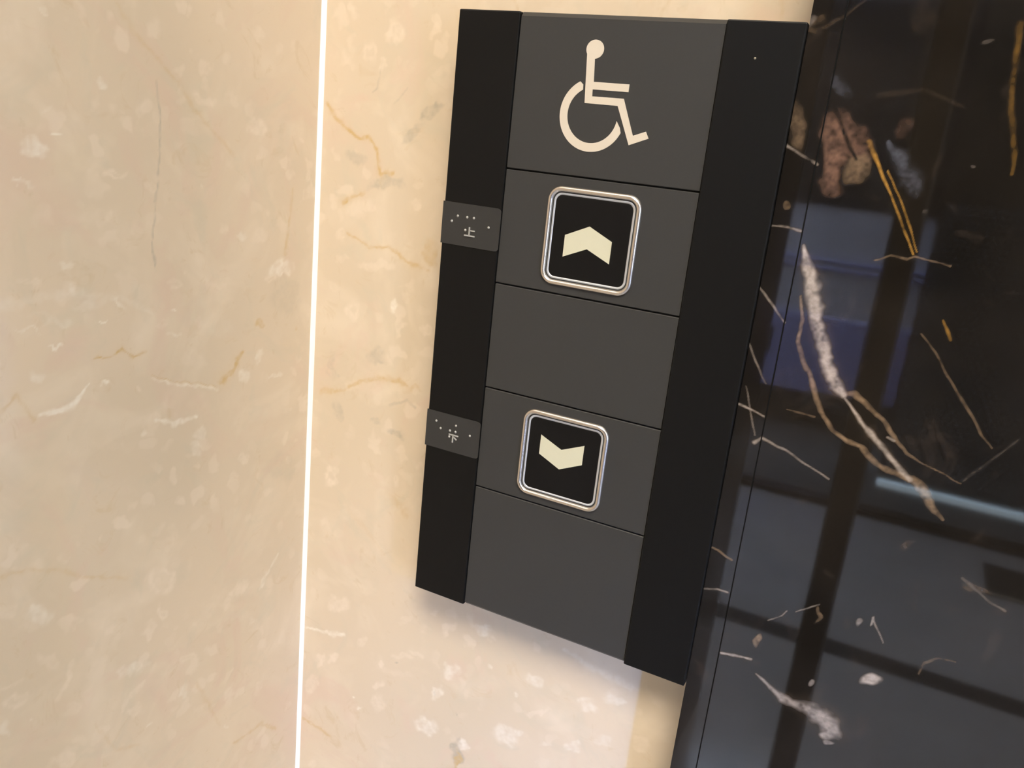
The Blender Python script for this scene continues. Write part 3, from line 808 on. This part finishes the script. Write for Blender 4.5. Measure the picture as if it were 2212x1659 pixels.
for wx in (-3.1, -1.0):
    for wy in (vy1 - .18, vy0 + .02):
        bm = bmesh.new(); add_cyl(bm, (wx, wy, .28), (wx, wy + .19, .28), .30, n=28); wh = bm_obj('wheel', bm, M_TYRE, van)
        bm = bmesh.new(); add_cyl(bm, (wx, wy + .19, .28), (wx, wy + .197, .28), .17, n=20); bm_obj('hub_cap', bm, M_CHROME, wh)
shop = empty('shop_building', (0, -9, -.02)); tag(shop, 'dark shuttered building across the street', 'building')
box('facade', -8.5, 8.5, -11.5, -9.0, -.02, 4.2, M_SHUT, shop)
for j in range(14): box('shutter_slat', -3.5, 1.5, -9.0, -8.97, .1 + j * .18, .25 + j * .18, M_SHUT, shop, .01)

# ------------------------------------------------------------------ the call panel
mmz = lambda z: ZT + z / 1000
pan = empty('elevator_call_panel', (PW / 2, T, ZT - PH))
tag(pan, 'dark grey elevator call panel with up and down buttons on beige marble', 'call panel')
box('backing', .0015, PW - .0015, .0022, T, ZT - PH + .0012, ZT - .0012, M_GAP, pan)
for nm, a, b in (('side_bar', 0.0, 24.0), ('side_bar', 94.6, 118.4)):
    o = box(nm, a / 1000, b / 1000, 0, T - .0002, ZT - PH, ZT, M_BAR, pan, .00045, 2)
    o['label'] = 'black vertical bar along the panel edge'
PLY = .0006     # plate faces sit a touch behind the bars
zs = [0.0, -51.93, -93.24, -133.75, -175.07, -228.7]
plates = []
for i in range(5):
    a = zs[i] - (.27 if i else 0); b = zs[i + 1] + (.27 if i < 4 else 0)
    x0, x1 = .02425, .09440
    ct = .0014 if i == 0 else .00022; cb = .0014 if i == 4 else .00022
    zt_, zb_ = mmz(a), mmz(b)
    pr = [(PLY + ct, zt_), (PLY, zt_ - ct), (PLY, zb_ + cb), (PLY + cb, zb_), (.006, zb_), (.006, zt_)]
    bm = bmesh.new()
    A = [bm.verts.new((x0, y, z)) for y, z in pr]; Bv = [bm.verts.new((x1, y, z)) for y, z in pr]
    bm.faces.new(A); bm.faces.new(Bv[::-1])
    for k in range(6): bm.faces.new((A[k], A[(k + 1) % 6], Bv[(k + 1) % 6], Bv[k]))
    plates.append(bm_obj('face_plate', bm, M_PLATE, pan))
# thin grooves either side of the plates are the gap down to the backing

# wheelchair sign on the top plate
SYF, SYB = PLY * 1000 - .12, PLY * 1000 + .2
sym = [(49.80, -11.6), (51.0, -27.7), (62.85, -27.75), (68.45, -39.75), (74.95, -37.05), (73.75, -34.95), (69.45, -36.65), (64.65, -25.35), (53.45, -25.4), (53.3, -23.22), (65.95, -23.22), (65.95, -20.82), (53.4, -20.82), (52.75, -13.2), (52.4, -11.6)]
figure = prism('wheelchair_figure', sym, SYF, SYB, M_SYMBOL, plates[0], oz=ZT)
figure['label'] = 'cream wheelchair user symbol'
prism('symbol_head', [(52.5 + 3.12 * math.cos(t), -10.7 + 2.95 * math.sin(t)) for t in [2 * math.pi * i / 40 for i in range(40)]], SYF - .01, SYB, M_SYMBOL, plates[0], oz=ZT)
def arc(r, a0, a1, n=56):
    return [(54.25 + r * math.cos(math.radians(a0 + (a1 - a0) * i / n)), -31.4 + r * math.sin(math.radians(a0 + (a1 - a0) * i / n))) for i in range(n + 1)]
prism('symbol_wheel', arc(11.85, 118.4, 336.3) + [(64.61, -34.61)] + arc(9.0, 352.8, 119) + [(49.75, -21.9)], SYF, SYB, M_SYMBOL, plates[0], oz=ZT)

def rr(hw, hh, r, n=8):
    pts = []
    for sx, sz, a0 in ((1, 1, 0), (-1, 1, 90), (-1, -1, 180), (1, -1, 270)):
        for i in range(n + 1):
            t = math.radians(a0 + 90 * i / n)
            pts.append((sx * (hw - r) + r * math.cos(t), sz * (hh - r) + r * math.sin(t)))
    return pts

def swept(name, cx, cz, rings, mat, parent, cap_last=False, closed=True):
    """rings: (half width, half height, corner radius, y) in mm"""
    bm = bmesh.new(); loops = []
    for hw, hh, r, y in rings:
        loops.append([bm.verts.new(((cx + x) / 1000, y / 1000, mmz(cz + z))) for x, z in rr(hw, hh, r)])
    n = len(loops[0])
    pairs = list(zip(loops[:-1], loops[1:])) + ([(loops[-1], loops[0])] if closed else [])
    for A_, B_ in pairs:
        for i in range(n): bm.faces.new((A_[i], A_[(i + 1) % n], B_[(i + 1) % n], B_[i]))
    if cap_last: bm.faces.new(loops[-1])
    o = bm_obj(name, bm, mat, parent)
    o.data.polygons.foreach_set('use_smooth', [len(p.vertices) == 4 for p in o.data.polygons])
    return o

def button(cz, arrow, label):
    cx = 59.0
    P0 = PLY * 1000
    face = swept('call_button', cx, cz, [(14.25, 14.25, 2.4, P0 + 1.0), (14.25, 14.25, 2.4, P0 + .06), (14.1, 14.1, 2.3, P0 - .02)], M_FACE, pan, True, False)
    face['label'] = label
    ring = []
    for i in range(17):                                         # rounded steel rim, open at the back
        t = math.pi * i / 16
        o = 16.35 + .98 * math.cos(t)
        ring.append((o, o, o - 12.2, P0 + .15 - 1.15 * math.sin(t)))
    ring += [(15.37, 15.37, 3.17, P0 + 1.2), (17.33, 17.33, 5.13, P0 + 1.2)]
    swept('steel_rim', cx, cz, ring, M_CHROME, face)
    swept('silver_bezel', cx, cz, [(15.2, 15.2, 3.1, P0 + 1.0), (15.12, 15.12, 3.05, P0 + .12), (14.95, 14.95, 2.9, P0 - .05), (14.30, 14.30, 2.45, P0 - .05), (14.30, 14.30, 2.45, P0 + 1.0)], M_BEZEL, face)
    swept('recess', cx, cz, [(15.5, 15.5, 3.3, P0 + 1.05), (14.0, 14.0, 2.3, P0 + 1.05)], M_GAP, face, False, False)
    prism('arrow', [(x, z) for x, z in arrow], P0 - .08, P0 + .3, M_ARROW, face, oz=ZT)
UPA = [(49.6, -72.0), (58.4, -67.9), (67.2, -72.0), (67.2, -79.65), (58.4, -75.75), (49.6, -79.65)]
button(-72.75, UPA, 'square up button with cream chevron')
button(-154.75, [(x, -72.75 * 2 - z - 82.0 + 1.0) for x, z in UPA], 'square down button with cream chevron')

def braille(z0, z1, dots, strokes, label):
    bm = bmesh.new()
    pts = [(-.35, z0), (22.6, z0), (23.5, z0 - .25), (24.1, z0 - .95), (24.15, z1 + .9), (23.5, z1 + .15), (22.6, z1), (-.35, z1)]
    o = prism('braille_label', pts, -.22, .12, M_LABEL, pan, oz=ZT)
    o['label'] = label
    dmesh = None
    for x, z in dots:
        bm = bmesh.new()
        bmesh.ops.create_uvsphere(bm, u_segments=10, v_segments=6, radius=.00050)
        bmesh.ops.scale(bm, vec=(1, .75, 1), verts=bm.verts)
        bmesh.ops.translate(bm, vec=(x / 1000, -.00022, mmz(z)), verts=bm.verts)
        bm_obj('braille_dot', bm, M_DOT, o, True)
    bm = bmesh.new()
    for (xa, za), (xb, zb), w_ in strokes:
        d = Vector((xb - xa, zb - za)).normalized(); nx, nz = -d.y * w_ / 2, d.x * w_ / 2
        c = [(xa + nx, za + nz), (xb + nx, zb + nz), (xb - nx, zb - nz), (xa - nx, za - nz)]
        Fv = [bm.verts.new((x / 1000, -.00050, mmz(z))) for x, z in c]; Kv = [bm.verts.new((x / 1000, -.0002, mmz(z))) for x, z in c]
        bm.faces.new(Fv); bm.faces.new(Kv[::-1])
        for i in range(4): bm.faces.new((Fv[i], Kv[i], Kv[(i + 1) % 4], Fv[(i + 1) % 4]))
    bm_obj('character', bm, M_DOT, o)
braille(-66.3, -81.85, [(6.29, -71.09), (10.31, -71.10), (13.15, -71.02), (3.92, -73.26), (19.55, -73.63), (9.95, -75.85)],
        [((11.75, -74.5), (11.75, -77.65), .55), ((11.75, -75.75), (14.0, -75.75), .45), ((9.7, -77.7), (14.15, -77.7), .5)], 'grey braille label with the sign for up')
braille(-148.3, -163.6, [(4.2, -152.3), (13.29, -152.27), (6.44, -154.95), (10.76, -154.92), (13.31, -154.85), (19.84, -154.84), (10.65, -157.41)],
        [((10.4, -156.4), (14.75, -156.4), .5), ((12.35, -156.4), (12.35, -159.5), .55), ((12.5, -157.0), (14.1, -158.1), .5)], 'grey braille label with the sign for down')
bm = bmesh.new(); bmesh.ops.create_uvsphere(bm, u_segments=8, v_segments=5, radius=.0004)
bmesh.ops.translate(bm, vec=(.10493, .0001, mmz(-10.76)), verts=bm.verts)
bm_obj('pale_speck', bm, M_SPECK, pan, True)  # small pale speck on the right bar
